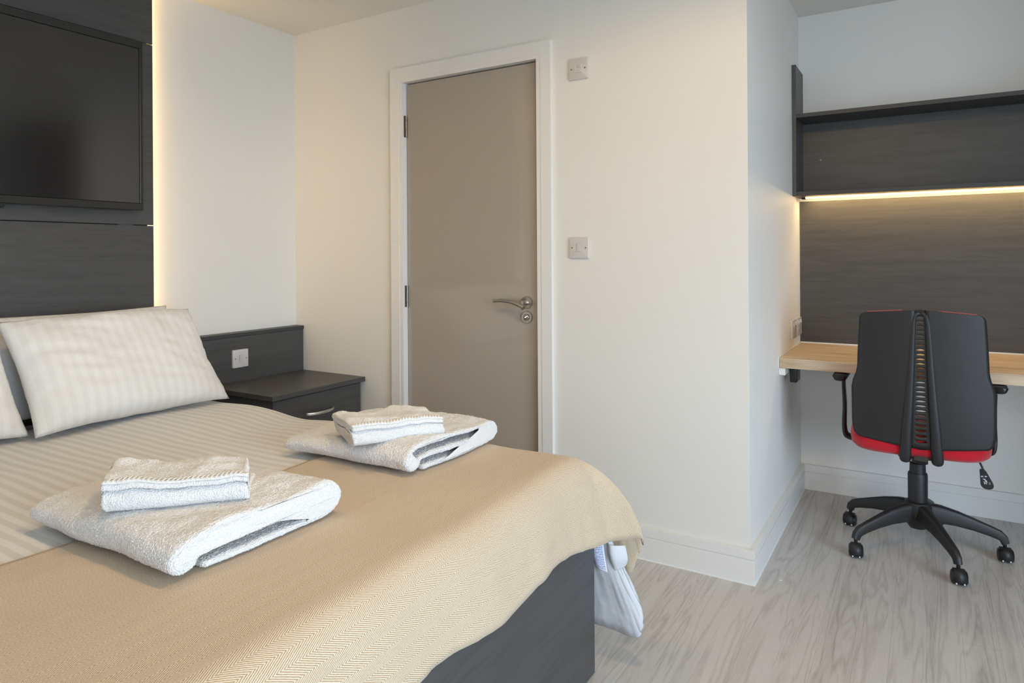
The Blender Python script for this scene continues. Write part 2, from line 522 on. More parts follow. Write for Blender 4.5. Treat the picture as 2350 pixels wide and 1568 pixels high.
lathe(bm, (hx, LY - 0.006, tz), (0, -1, 0), [(0, 0.0125), (0.005, 0.012), (0.007, 0.010), (0.0075, 0)])
sweep(bm, [(hx - 0.006, LY - 0.013, tz - 0.009), (hx, LY - 0.02, tz), (hx + 0.006, LY - 0.013, tz + 0.009)], lambda i: ring(0.0055, 0.0055, 10))
obj('knob', bm, SATIN, lk, smooth=True, angle=40)

# ------------------------------------------------------------------ switch plates
def plate_thing(name, label, origin, xax, nrm, w=0.086, h=0.086, kind='rocker', group=None, proud=0.0095):
    """origin = plate centre on the wall, xax = direction to the plate's right, nrm = out of the wall"""
    o = thing(name, origin, label, 'switch' if kind != 'socket' else 'socket', group)
    X = Vector(xax); Nn = Vector(nrm); Z = Vector((0, 0, 1))
    def plc(bm):
        for v in bm.verts:
            v.co = X * v.co.x + Nn * v.co.y + Z * v.co.z
        return bm
    bm = bbox(-w / 2, w / 2, 0.0, proud, -h / 2, h / 2)
    ed = [e for e in bm.edges if abs(e.verts[0].co.y - e.verts[1].co.y) > 0.005]
    bmesh.ops.bevel(bm, geom=ed, offset=0.005, segments=4, profile=0.5, affect='EDGES')
    top = [e for e in bm.edges if all(abs(v.co.y - proud) < 1e-5 for v in e.verts)]
    bmesh.ops.bevel(bm, geom=top, offset=0.0028, segments=3, profile=0.5, affect='EDGES')
    obj('plate', plc(bm), PLASTIC, o, local=True, smooth=True, angle=50)
    def screw(sx, sz):
        bm = nb(); lathe(bm, (sx, proud - 0.0006, sz), (0, 1, 0), [(0, 0.0032), (0.0009, 0.0030), (0.0010, 0)], 14)
        sc = obj('screw', plc(bm), BRASS, o, local=True, smooth=True, angle=40)
        obj('screw_slot', plc(bbox(sx - 0.0025, sx + 0.0025, proud + 0.0003, proud + 0.0006, sz - 0.0005, sz + 0.0005)), BLACKS, sc, local=True)
    if kind == 'rocker':
        screw(-0.0302, 0); screw(0.0302, 0)
        bm = bbox(-0.008, 0.008, proud - 0.002, proud + 0.0028, -0.0162, 0.0162, 0.001)
        for v in bm.verts:
            if v.co.y > proud: v.co.y += v.co.z * 0.13
        obj('rocker', plc(bm), PLASTIC, o, local=True)
        bm = nb()
        for a, b, c_, d_ in ((-0.0088, -0.0082, -0.0168, 0.0168), (0.0082, 0.0088, -0.0168, 0.0168), (-0.0088, 0.0088, 0.0164, 0.0169), (-0.0088, 0.0088, -0.0169, -0.0164)):
            box(bm, a, b, proud - 0.001, proud + 0.0002, c_, d_)
        obj('rocker_surround', plc(bm), GREYPRINT, o, local=True)
    elif kind == 'isolator':
        screw(-0.0302, 0); screw(0.0302, 0)
        bm = bbox(-0.0165, 0.0165, proud - 0.002, proud + 0.003, -0.0165, 0.0165, 0.0012)
        for v in bm.verts:
            if v.co.y > proud: v.co.y -= v.co.z * 0.04
        rk = obj('rocker', plc(bm), PLASTIC, o, local=True)
        bm = nb()
        y1 = proud + 0.0034
        for a, b, z in ((-0.0035, 0.0035, 0.0125), (-0.006, 0.0065, 0.0055), (-0.0008, 0.0008, -0.001), (-0.003, 0.0035, -0.0095)):
            k = a
            while k < b:
                box(bm, k, min(k + 0.0013, b), y1 - 0.0008, y1, z - 0.0009, z + 0.0009); k += 0.0019
        obj('rocker_print', plc(bm), GREYPRINT, rk, local=True)
    else:
        for sx in (-0.03, 0.03):
            bm = bbox(sx - 0.007, sx + 0.007, proud - 0.001, proud + 0.005, 0.018, 0.034, 0.001)
            for v in bm.verts:
                if v.co.y > proud + 0.001: v.co.y -= (v.co.z - 0.026) * 0.22
            obj('rocker', plc(bm), PLASTIC, o, local=True)
            bm = nb()
            box(bm, sx - 0.002, sx + 0.002, proud - 0.001, proud + 0.0003, 0.001, 0.009)
            box(bm, sx - 0.0145, sx - 0.0085, proud - 0.001, proud + 0.0003, -0.0175, -0.0135)
            box(bm, sx + 0.0085, sx + 0.0145, proud - 0.001, proud + 0.0003, -0.0175, -0.0135)
            obj('pin_hole', plc(bm), BLACKS, o, local=True)
    return o

plate_thing('light_switch', 'square white light switch at handle height beside the grey door', (-1.1985, YB - 0.0003, 1.1955), (1, 0, 0), (0, -1, 0))
plate_thing('fan_isolator_switch', 'white isolator switch with small print, high beside the door frame', (-1.1965, YB - 0.0003, 1.919), (1, 0, 0), (0, -1, 0), kind='isolator')

# ------------------------------------------------------------------ headboard, wall panels, television, led strip
HBX = -2.813
hb = thing('headboard', (XA, 1.0, 0), 'low charcoal woodgrain headboard running behind bed and nightstand', 'headboard')
obj('headboard_panel', bbox(XA + 0.001, HBX, -0.45, YB - 0.002, 0.002, 0.786, 0.001, 1), CHAR, hb)
obj('cap_rail', bbox(XA + 0.001, HBX + 0.004, -0.452, YB - 0.001, 0.7865, 0.8045, 0.001, 1), CHAR_EDGE, hb)
plate_thing('light_switch', 'square white light switch on the charcoal headboard above nightstand', (HBX + 0.0004, 2.101, 0.682), (0, 1, 0), (1, 0, 0))

PX0, PX1 = XA + 0.027, XA + 0.045
PY0, PY1 = 0.335, 1.690
wp = thing('wall_panel', (XA, 1.0, 0.81), 'tall charcoal woodgrain wall panelling behind television and pillows', 'wall panel')
for z0, z1 in ((0.808, 1.3025), (1.3060, 2.0765), (2.0800, 2.3400)):
    obj('panel_board', bbox(PX0, PX1, PY0, PY1, z0, z1, 0.0008, 1), CHAR, wp)
bm = nb()
for yy in (PY1 - 0.0615, PY0 + 0.0165):
    box(bm, XA + 0.001, PX0 - 0.0002, yy, yy + 0.045, 0.81, 2.338)
box(bm, XA + 0.001, PX0 - 0.0002, 0.45, 1.55, 1.28, 1.33)
box(bm, XA + 0.001, PX0 - 0.0002, 0.45, 1.55, 2.05, 2.10)
obj('batten', bm, BLACKS, wp)
led = thing('led_strip', (XA + 0.012, PY1 - 0.038, 0.82), 'warm white led strip glowing behind edge of wall panelling', 'light')
obj('strip', bbox(XA + 0.006, XA + 0.018, PY1 - 0.0140, PY1 - 0.0120, 0.82, 2.335), LED_A, led)
obj('strip_backing', bbox(XA + 0.004, XA + 0.020, PY1 - 0.0160, PY1 - 0.0142, 0.815, 2.337), TRIM, led)
led2 = thing('led_strip', (XA + 0.012, PY0 + 0.038, 0.82), 'warm white led strip glowing behind the far end of wall panelling', 'light')
obj('strip', bbox(XA + 0.006, XA + 0.018, PY0 + 0.0120, PY0 + 0.0140, 0.82, 2.335), LED_A, led2)

TX = XA + 0.105
TY0, TY1, TZ0, TZ1 = 0.372, 1.6125, 1.363, 2.060
tv = thing('television', (PX1, 1.0, TZ0), 'large black flat screen television mounted on charcoal wall panels', 'television')
bm = nb()
box(bm, PX1 + 0.0005, TX - 0.004, TY0 + 0.05, TY1 - 0.05, TZ0 + 0.05, TZ1 - 0.06, 0.006)
obj('back_case', bm, BLACKS, tv)
bm = nb()
for a, b, c_, d_ in ((TY0, TY1, TZ0, TZ0 + 0.0275), (TY0, TY1, TZ1 - 0.030, TZ1), (TY0, TY0 + 0.0145, TZ0 + 0.0275, TZ1 - 0.030), (TY1 - 0.0145, TY1, TZ0 + 0.0275, TZ1 - 0.030)):
    box(bm, TX - 0.030, TX, a, b, c_, d_, 0.002, 2)
obj('bezel', bm, BEZEL, tv)
obj('screen', bbox(TX - 0.012, TX - 0.0016, TY0 + 0.0170, TY1 - 0.0170, TZ0 + 0.0290, TZ1 - 0.0320), SCREEN, tv)
obj('sensor_pod', bbox(TX - 0.022, TX - 0.002, 0.92, 1.116, TZ0 - 0.0165, TZ0 + 0.001, 0.004), BLACKS, tv)

# ------------------------------------------------------------------ nightstand
NX1, NZ = -2.371, 0.572
NY0, NY1 = 1.932, YB - 0.004
ns = thing('nightstand', ((HBX + NX1) / 2, (NY0 + NY1) / 2, 0), 'charcoal woodgrain nightstand with drawers in the corner', 'nightstand')
obj('top', bbox(HBX + 0.005, NX1, NY0, NY1, NZ - 0.022, NZ, 0.001, 1), CHAR, ns)
bm = nb()
box(bm, HBX + 0.006, NX1 - 0.034, NY0 + 0.012, NY0 + 0.030, 0.0, NZ - 0.0225)
box(bm, HBX + 0.006, NX1 - 0.034, NY1 - 0.034, NY1 - 0.016, 0.0, NZ - 0.0225)
box(bm, HBX + 0.006, HBX + 0.016, NY0 + 0.030, NY1 - 0.034, 0.0, NZ - 0.0225)
box(bm, HBX + 0.016, NX1 - 0.036, NY0 + 0.030, NY1 - 0.034, 0.05, 0.068)
box(bm, NX1 - 0.075, NX1 - 0.057, NY0 + 0.030, NY1 - 0.034, 0.0, 0.05)
obj('body', bm, CHAR, ns)
for z0, z1 in ((0.332, NZ - 0.0275), (0.062, 0.328)):
    dr = obj('drawer', bbox(NX1 - 0.0335, NX1 - 0.0155, NY0 + 0.014, NY1 - 0.018, z0, z1, 0.0008, 1), CHAR, ns)
    hzz = (z0 + z1) / 2 + 0.018
    y0, y1 = 2.128, 2.290
    fx = NX1 - 0.0155
    pts = bez([(fx, y0, hzz), (fx + 0.006, y0 + 0.001, hzz), (fx + 0.014, y0 + 0.012, hzz), (fx + 0.026, (y0 + y1) / 2 - 0.04, hzz), (fx + 0.030, (y0 + y1) / 2, hzz),
               (fx + 0.026, (y0 + y1) / 2 + 0.04, hzz), (fx + 0.014, y1 - 0.012, hzz), (fx + 0.006, y1 - 0.001, hzz), (fx, y1, hzz)], 5)
    obj('handle', sweep(nb(), pts, lambda i: ring(0.0024, 0.0065, 12, 4)), NICKEL, dr, smooth=True, angle=45)

# ------------------------------------------------------------------ bed
BY0, BY1, BXF = 0.300, 1.735, -0.795
bed = thing('bed', (-1.8, 1.02, 0), 'double bed base with charcoal woodgrain foot panel', 'bed')
obj('foot_panel', bbox(BXF - 0.020, BXF, BY0, BY1, 0.002, 0.425, 0.001, 1), CHAR, bed)
for yy in (BY0 + 0.004, BY1 - 0.022):
    obj('side_panel', bbox(HBX + 0.008, BXF - 0.0205, yy, yy + 0.018, 0.002, 0.330, 0.001, 1), CHAR, bed)
obj('base_deck', bbox(HBX + 0.010, BXF - 0.0205, BY0 + 0.0225, BY1 - 0.0225, 0.290, 0.318), CHAR_EDGE, bed)
mat_ = obj('mattress', bbox(HBX + 0.012, -0.860, BY0 + 0.05, BY1 - 0.050, 0.3185, 0.566, 0.05, 5), DUVIN, smooth=True)
tag(mat_, 'thick white mattress under the striped duvet', 'mattress')

def sn(x, y, z=0.0): return noise.noise(Vector((x, y, z)))
def topz(x, y):
    """height of the bedding surface"""
    z = 0.592 + 0.009 * sn(x * 1.9 + 3.1, y * 2.3 + 1.7) + 0.004 * sn(x * 5.2, y * 4.7, 2.0)
    z += 0.012 * math.exp(-((x + 2.15) / 0.18) ** 2) * max(0.0, min(1.0, (y - 1.2) / 0.4))
    z -= 0.010 * math.exp(-((x + 1.93) / 0.12) ** 2) * max(0.0, min(1.0, (y - 1.35) / 0.3))
    return z

def cloth(name, mat, x0, bxf, by0, by1, lift, hem_foot, near_corner, far_corner, hem_side, nx, ny, nsec, thick, parent=None, lining=None, wrinkle=0.0, fall=(0.88, 0.55), rim=None):
    """bedding draped over the bed: flat top on x0..bxf, by0..by1, then a drop along near side, foot and far side.
       hem_* give the lower edge; corners are lists of points from one drop to the next"""
    bm = nb()
    uvl = bm.loops.layers.uv.new('UVMap')
    uvs = {}
    xs = [lerp(x0, bxf, i / nx) for i in range(nx + 1)]
    ys = [lerp(by0, by1, j / ny) for j in range(ny + 1)]
    G = [[bm.verts.new((x, y, topz(x, y) + lift)) for y in ys] for x in xs]
    for i in range(nx + 1):
        for j in range(ny + 1):
            uvs[G[i][j]] = (xs[i], ys[j])
    for i in range(nx):
        for j in range(ny):
            bm.faces.new((G[i][j], G[i + 1][j], G[i + 1][j + 1], G[i][j + 1]))
    per = []
    for i in range(nx + 1):
        per.append((G[i][0], (0, -1), Vector(hem_side(xs[i], -1))))
    near_corner = [hem_side(xs[-1], -1)] + near_corner[1:-1] + [hem_foot(ys[0])]
    far_corner = [hem_foot(ys[-1])] + far_corner[1:-1] + [hem_side(xs[-1], 1)]
    nc = bez(near_corner, 8)
    for k, p in enumerate(nc[1:-1]):
        t = (k + 1) / (len(nc) - 1) * math.pi / 2
        per.append((G[nx][0], (math.sin(t), -math.cos(t)), p))
    for j in range(ny + 1):
        per.append((G[nx][j], (1, 0), Vector(hem_foot(ys[j]))))
    fc = bez(far_corner, 8)
    for k, p in enumerate(fc[1:-1]):
        t = (k + 1) / (len(fc) - 1) * math.pi / 2
        per.append((G[nx][ny], (math.cos(t), math.sin(t)), p))
    for i in range(nx, -1, -1):
        per.append((G[i][ny], (0, 1), Vector(hem_side(xs[i], 1))))
    rows = []
    for (bv, n, H) in per:
        B = bv.co.copy(); nn = Vector((n[0], n[1], 0))
        out = max(0.03, (Vector((H.x, H.y, 0)) - Vector((B.x, B.y, 0))).dot(nn))
        drop = B.z - H.z
        c1 = B + nn * min(out * 0.75, 0.075)
        c2 = Vector((lerp(B.x, H.x, fall[0]), lerp(B.y, H.y, fall[0]), H.z + drop * fall[1]))
        row = [bv]; r = 0.0; prev = B
        for k in range(1, nsec + 1):
            t = k / nsec
            p = B * (1 - t) ** 3 + c1 * 3 * t * (1 - t) ** 2 + c2 * 3 * t * t * (1 - t) + H * t ** 3
            r += (p - prev).length; prev = p
            wv = wrinkle * max(0.0, t - 0.25) * (sn(B.y * n[0] * 16 + H.x * 22, p.z * 7, 4.0) + 0.6 * sn(H.x * 40 + H.y * 30, p.z * 13, 9.0))
            v = bm.verts.new(p + nn * wv)
            uvs[v] = (B.x + n[0] * r, B.y + n[1] * r)
            row.append(v)
        rows.append(row)
    for A, Bb in zip(rows, rows[1:]):
        for k in range(nsec):
            q = [A[k], A[k + 1], Bb[k + 1], Bb[k]]
            u = []
            for v in q:
                if v not in u: u.append(v)
            if len(u) > 2: bm.faces.new(u)
    for f in bm.faces:
        for l in f.loops:
            l[uvl].uv = uvs[l.vert]
    bmesh.ops.recalc_face_normals(bm, faces=bm.faces)
    if sum(f.normal.z for f in bm.faces) < 0:
        bmesh.ops.reverse_faces(bm, faces=bm.faces)
    me = bpy.data.meshes.new(name); bm.to_mesh(me); bm.free()
    for p in me.polygons: p.use_smooth = True
    me.materials.append(mat)
    o = link(bpy.data.objects.new(name, me), parent)
    md = o.modifiers.new('thickness', 'SOLIDIFY'); md.thickness = thick; md.offset = -1.0
    if lining:
        me.materials.append(lining); md.material_offset = 1
    if rim:
        me.materials.append(rim); md.material_offset_rim = len(me.materials) - 1
    return o

duvet = cloth('duvet', DUVET, -2.56, -0.885, 0.355, 1.685, 0.0,
    lambda y: (-0.838 + 0.004 * math.sin(y * 9), y, 0.455),
    [(-0.885, 0.28, 0.30), (-0.86, 0.285, 0.34), (-0.845, 0.31, 0.42), (-0.838, 0.355, 0.455)],
    [(-0.838, 1.685, 0.455), (-0.832, 1.730, 0.430), (-0.815, 1.765, 0.385), (-0.780, 1.790, 0.335), (-0.745, 1.796, 0.292), (-0.720, 1.800, 0.250), (-0.697, 1.802, 0.205), (-0.680, 1.802, 0.150), (-0.692, 1.798, 0.102), (-0.76, 1.796, 0.104), (-0.885, 1.796, 0.108)],
    lambda x, s: (x, 1.796 + 0.006 * math.sin(x * 14) if s > 0 else 0.268, 0.108 + 0.008 * math.sin(x * 7.0 + 6.2) if s > 0 else 0.20),
    64, 52, 22, 0.006, lining=DUVIN, wrinkle=0.006, fall=(0.62, 0.42))
tag(duvet, 'white satin striped duvet spread over the bed', 'duvet')

throw = cloth('bed_throw', THROW, -1.466, -0.868, 0.34, 1.700, 0.007,
    lambda y: (-0.772 + 0.006 * math.sin(y * 11 + 0.6) + 0.004 * math.sin(y * 23), y, 0.397 + 0.007 * math.sin(y * 13.0 + 1.1) - 0.016 * max(0.0, min(1.0, (y - 1.50) / 0.2))),
    [(-0.868, 0.243, 0.30), (-0.80, 0.245, 0.33), (-0.775, 0.28, 0.38), (-0.772, 0.34, 0.397)],
    [(-0.772, 1.700, 0.378), (-0.760, 1.752, 0.366), (-0.728, 1.795, 0.364), (-0.688, 1.832, 0.361), (-0.703, 1.838, 0.315), (-0.735, 1.834, 0.246), (-0.80, 1.826, 0.235), (-0.868, 1.820, 0.235)],
    lambda x, s: (x, 1.820 + 0.004 * math.sin(x * 16) if s > 0 else 0.243, 0.235 if s > 0 else 0.26),
    48, 84, 24, 0.004, wrinkle=0.008, rim=THROW_HEM)
tag(throw, 'beige herringbone throw across the foot of the bed', 'throw')

# care label and tucked corner of the duvet
LBL, N_, L_, P_ = newmat('care_label')
P_.inputs['Roughness'].default_value = 0.7
_uv = N_.new('ShaderNodeUVMap'); _uv.uv_map = 'UVMap'; _sp = N_.new('ShaderNodeSeparateXYZ'); L_.new(_uv.outputs['UV'], _sp.inputs[0])
_ln = math_node(N_, L_, 'GREATER_THAN', math_node(N_, L_, 'SINE', math_node(N_, L_, 'MULTIPLY', _sp.outputs[1], 6.283 * 20)), 0.0)
_nz = N_.new('ShaderNodeTexNoise'); _nz.inputs['Scale'].default_value = 26; L_.new(_uv.outputs['UV'], _nz.inputs['Vector'])
_ch = math_node(N_, L_, 'GREATER_THAN', _nz.outputs['Fac'], 0.44)
_in = math_node(N_, L_, 'MULTIPLY', math_node(N_, L_, 'GREATER_THAN', _sp.outputs[0], 0.28), math_node(N_, L_, 'LESS_THAN', _sp.outputs[0], 0.9))
_in = math_node(N_, L_, 'MULTIPLY', _in, math_node(N_, L_, 'MULTIPLY', math_node(N_, L_, 'GREATER_THAN', _sp.outputs[1], 0.08), math_node(N_, L_, 'LESS_THAN', _sp.outputs[1], 0.95)))
_f2 = math_node(N_, L_, 'MULTIPLY', math_node(N_, L_, 'MULTIPLY', _ln, _ch), _in)
_mx = N_.new('ShaderNodeMix'); _mx.data_type = 'RGBA'; L_.new(_f2, _mx.inputs[0])
_mx.inputs[6].default_value = (0.78, 0.82, 0.90, 1); _mx.inputs[7].default_value = (0.16, 0.22, 0.55, 1)
L_.new(_mx.outputs[2], P_.inputs['Base Color'])

def sheet(name, P, mat, parent, nu=14, nv=14, thick=0.0012, wob=0.0):
    """P: 2x? rows of control points (list of rows), bilinear/catmull surface"""
    rows = [bez(r, max(1, nu // (len(r) - 1))) for r in P]
    cols = list(zip(*rows))
    cols = [bez(c, max(1, nv // (len(c) - 1))) for c in cols]
    bm = nb(); uvl = bm.loops.layers.uv.new('UVMap')
    G = [[bm.verts.new(p - wloc(parent)) for p in c] for c in cols]
    nu_, nv_ = len(G), len(G[0])
    for i in range(nu_ - 1):
        for j in range(nv_ - 1):
            f = bm.faces.new((G[i][j], G[i + 1][j], G[i + 1][j + 1], G[i][j + 1]))
            for l, (a, b) in zip(f.loops, ((i, j), (i + 1, j), (i + 1, j + 1), (i, j + 1))):
                l[uvl].uv = (a / (nu_ - 1), 1 - b / (nv_ - 1))
    me = bpy.data.meshes.new(name); bm.to_mesh(me); bm.free()
    for p in me.polygons: p.use_smooth = True
    me.materials.append(mat)
    o = link(bpy.data.objects.new(name, me), parent)
    md = o.modifiers.new('thickness', 'SOLIDIFY'); md.thickness = thick
    return o

lb = sheet('care_label', [
    [(-0.818, 1.744, 0.366), (-0.795, 1.738, 0.368), (-0.772, 1.744, 0.366)],
    [(-0.818, 1.748, 0.330), (-0.792, 1.738, 0.326), (-0.768, 1.746, 0.328)],
    [(-0.806, 1.752, 0.302), (-0.784, 1.744, 0.290), (-0.762, 1.750, 0.282)]], LBL, duvet)
tag(lb, 'white care label with blue print')
fl = sheet('tucked_corner', [
    [(-0.772, 1.770, 0.364), (-0.752, 1.752, 0.360), (-0.722, 1.778, 0.356)],
    [(-0.768, 1.770, 0.328), (-0.746, 1.750, 0.326), (-0.714, 1.778, 0.322)],
    [(-0.758, 1.774, 0.284), (-0.742, 1.768, 0.288), (-0.722, 1.782, 0.300)]], DUVIN, duvet, thick=0.003)

# pillows
def pillow(name, label, bc, tc, w, th, seed, sag=0.02, group='pillows', yaw=0.0, roll=0.0):
    """bc / tc: centre of the bottom and top edge; w = width along y"""
    bc, tc = Vector(bc), Vector(tc)
    h = (tc - bc).length
    up = (tc - bc).normalized()
    side = Vector((math.sin(yaw), math.cos(yaw), 0))
    nrm = side.cross(up).normalized()
    if nrm.x < 0: nrm = -nrm
    mid = (bc + tc) / 2
    nu, nv = 60, 44
    bm = nb(); uvl = bm.loops.layers.uv.new('UVMap'); uv = {}
    def shell(sgn):
        G = []
        for i in range(nu + 1):
            r = []
            for j in range(nv + 1):
                u = -1 + 2 * i / nu; v = -1 + 2 * j / nv
                a = max(0.0, 1 - abs(u) ** 2.6); b = max(0.0, 1 - abs(v) ** 2.6)
                t = (a * b) ** 0.55
                pinch = 1 - 0.06 * (1 - u * u) * (abs(v) ** 6)
                pinchu = 1 - 0.05 * (1 - v * v) * (abs(u) ** 6)
                x = u * w / 2 * pinchu; y = v * h / 2 * pinch
                wr = 0.009 * sn(u * 2.3 + seed, v * 2.0, sgn) + 0.0045 * sn(u * 5 + v * 3 + seed, v * 4 - u * 3, sgn * 2) + 0.004 * (1 - abs(sn(u * 2.2 + v * 4 + seed * 3, v * 2.5 - u, sgn))) ** 6
                edge = max(abs(u), abs(v))
                wr += 0.005 * max(0, edge - 0.55) * 2 * sn(u * 9 + seed, v * 9)
                z = sgn * t * th / 2 + wr * min(1, t * 3) + 0.010 * sn(u * 1.4 + seed, v * 1.2, 5.0)
                z += 0.018 * math.cos(u * 1.4) * (v ** 2)
                p = mid + side * x + up * y + nrm * z
                vert = bm.verts.new(p); uv[vert] = (x, y); r.append(vert)
            G.append(r)
        return G
    A, B = shell(1), shell(-1)
    for G, fl_ in ((A, False), (B, True)):
        for i in range(nu):
            for j in range(nv):
                q = (G[i][j], G[i + 1][j], G[i + 1][j + 1], G[i][j + 1])
                bm.faces.new(q[::-1] if fl_ else q)
    for f in bm.faces:
        for l in f.loops: l[uvl].uv = uv[l.vert]
    bmesh.ops.remove_doubles(bm, verts=bm.verts, dist=1e-5)
    o = obj(name, bm, PILLOWM, smooth=True)
    return tag(o, label, 'pillow', group)

pillow('pillow', 'white striped pillow in front of another, beside the nightstand', (-2.365, 1.372, 0.604), (-2.635, 1.375, 0.952), 0.680, 0.185, 1.3, yaw=0.02)
pillow('pillow', 'white striped pillow tucked behind the front one, against wall panelling', (-2.655, 1.375, 0.605), (-2.768, 1.372, 0.962), 0.665, 0.085, 4.7)
pillow('pillow', 'white striped front pillow on the side away from the nightstand', (-2.432, 0.712, 0.604), (-2.667, 0.712, 0.950), 0.660, 0.160, 8.1, yaw=0.02)
pillow('pillow', 'white striped pillow leaning on panelling, away from the nightstand', (-2.680, 0.672, 0.605), (-2.775, 0.672, 0.955), 0.660, 0.070, 11.9)

# towels: a ribbon folded in section, extruded along its length
def ribbon(path, th, n_end=4):
    """closed section polygon around a centre line of (y, z)"""
    P = [Vector((a, b)) for a, b in path]
    L_s, R_s = [], []
    for i, p in enumerate(P):
        t = (P[min(i + 1, len(P) - 1)] - P[max(i - 1, 0)]).normalized()
        nn = Vector((-t.y, t.x))
        L_s.append(p + nn * th / 2); R_s.append(p - nn * th / 2)
    def cap(p, frm, d):
        out = []
        a0 = math.atan2(frm.y - p.y, frm.x - p.x)
        for k in range(1, n_end):
            a = a0 + d * math.pi * k / n_end
            out.append(Vector((p.x + math.cos(a) * th / 2, p.y + math.sin(a) * th / 2)))
        return out
    e1, e0 = cap(P[-1], L_s[-1], -1), cap(P[0], R_s[0], -1)
    return list(zip(L_s + e1 + R_s[::-1] + e0, P + [P[-1]] * len(e1) + P[::-1] + [P[0]] * len(e0)))

def smooth2(pts, n):
    return [(p.x, p.y) for p in bez([(a, b, 0) for a, b in pts], n)]

TUFT = bpy.data.textures.new('terry_tufts', 'CLOUDS')
TUFT.noise_scale = 0.0034; TUFT.noise_depth = 2; TUFT.noise_type = 'HARD_NOISE'
def fluff(o, lv, amount):
    """real terry relief: the cloth is refined and its surface raised in small tufts"""
    md = o.modifiers.new('refine', 'SUBSURF'); md.subdivision_type = 'CATMULL_CLARK'; md.levels = lv; md.render_levels = lv
    md = o.modifiers.new('tufts', 'DISPLACE'); md.texture = TUFT; md.texture_coords = 'LOCAL'; md.strength = amount; md.mid_level = 0.4

def towel(name, sect, length, nx, deform, mat, parent=None, local=True, soft=0.0):
    bm = nb()
    rings = []
    for i in range(nx + 1):
        s = 0.5 - 0.5 * math.cos(math.pi * i / nx) if soft else i / nx
        d_ = min(s, 1 - s) * length
        e = math.sqrt(max(0.0, 1 - (1 - min(1.0, d_ / soft)) ** 2)) if soft else 1.0
        e = 0.12 + 0.88 * e
        rings.append([bm.verts.new(deform(s, s * length, c.x + (p.x - c.x) * e, c.y + (p.y - c.y) * e)) for p, c in sect])
    n = len(sect)
    for A, B in zip(rings, rings[1:]):
        for k in range(n):
            bm.faces.new((A[k], A[(k + 1) % n], B[(k + 1) % n], B[k]))
    bm.faces.new(rings[0][::-1]); bm.faces.new(rings[-1])
    bmesh.ops.triangulate(bm, faces=[f for f in bm.faces if len(f.verts) > 4])
    return obj(name, bm, mat, parent, smooth=True, local=local, angle=60)

def bath_towel(label, x0, y0, L, W, rz, seed, H=0.072):
    t = thing('bath_towel', (x0, y0, topz(x0 + L / 2, y0 + W / 2) + 0.011), label, 'towel', rz=rz)
    th = 0.0142
    path = smooth2([(0.075, th * 0.5), (0.16, th * 0.5), (0.26, th * 0.5), (W - 0.045, th * 0.5 + 0.001), (W - 0.014, 0.023), (W - 0.010, 0.043), (W - 0.035, 0.062), (W - 0.10, 0.0660),
                    (0.20, 0.0665), (0.075, 0.0655), (0.026, 0.055), (0.012, 0.034), (0.026, 0.0145), (0.048, 0.0170), (0.066, 0.0330), (0.12, 0.0365), (0.24, 0.0360), (W - 0.085, 0.0365)], 7)
    sect = ribbon(path, th)
    def deform(s, x, y, z):
        k = lerp(0.80, 1.0, min(1, s * 1.4)) * (H / 0.076)
        e = min(1.0, math.sqrt(max(0.0, 1 - (1 - min(1, s / 0.05)) ** 2)) * 0.90 + 0.10)
        zz = (z * e + 0.030 * (1 - e)) * k
        yy = W / 2 + (y - W / 2) * lerp(0.93, 1.0, e) + 0.008 * sn(x * 5 + seed, 1.0)
        d = 0.0045 * sn(x * 9 + seed, y * 9, z * 20) + 0.0022 * sn(x * 30 + seed, y * 30, z * 60)
        zz += max(0.0, zz) / 0.07 * (d * 1.4 + 0.012 * sn(x * 4.5 + seed, y * 5.0))
        xx = x + 0.006 * sn(y * 8 + seed, z * 14) + 0.002 * sn(y * 40, z * 50 + seed)
        zz += topz(x0 + x, y0 + y) - topz(x0 + L / 2, y0 + W / 2)
        return Vector((xx, yy + 0.6 * d, zz))
    o = towel('folded_cloth', sect, L, 96, deform, TERRY, t, soft=0.012)
    fluff(o, 2, 0.0036)
    return t

bath_towel('thick white folded bath towel in the middle of the bed, under a rumpled face towel', -1.622, 0.680, 0.515, 0.405, 0.0, 2.2, H=0.078)
bath_towel('white folded bath towel near the bed edge by the door', -1.585, 1.322, 0.462, 0.430, 0.0, 9.4)

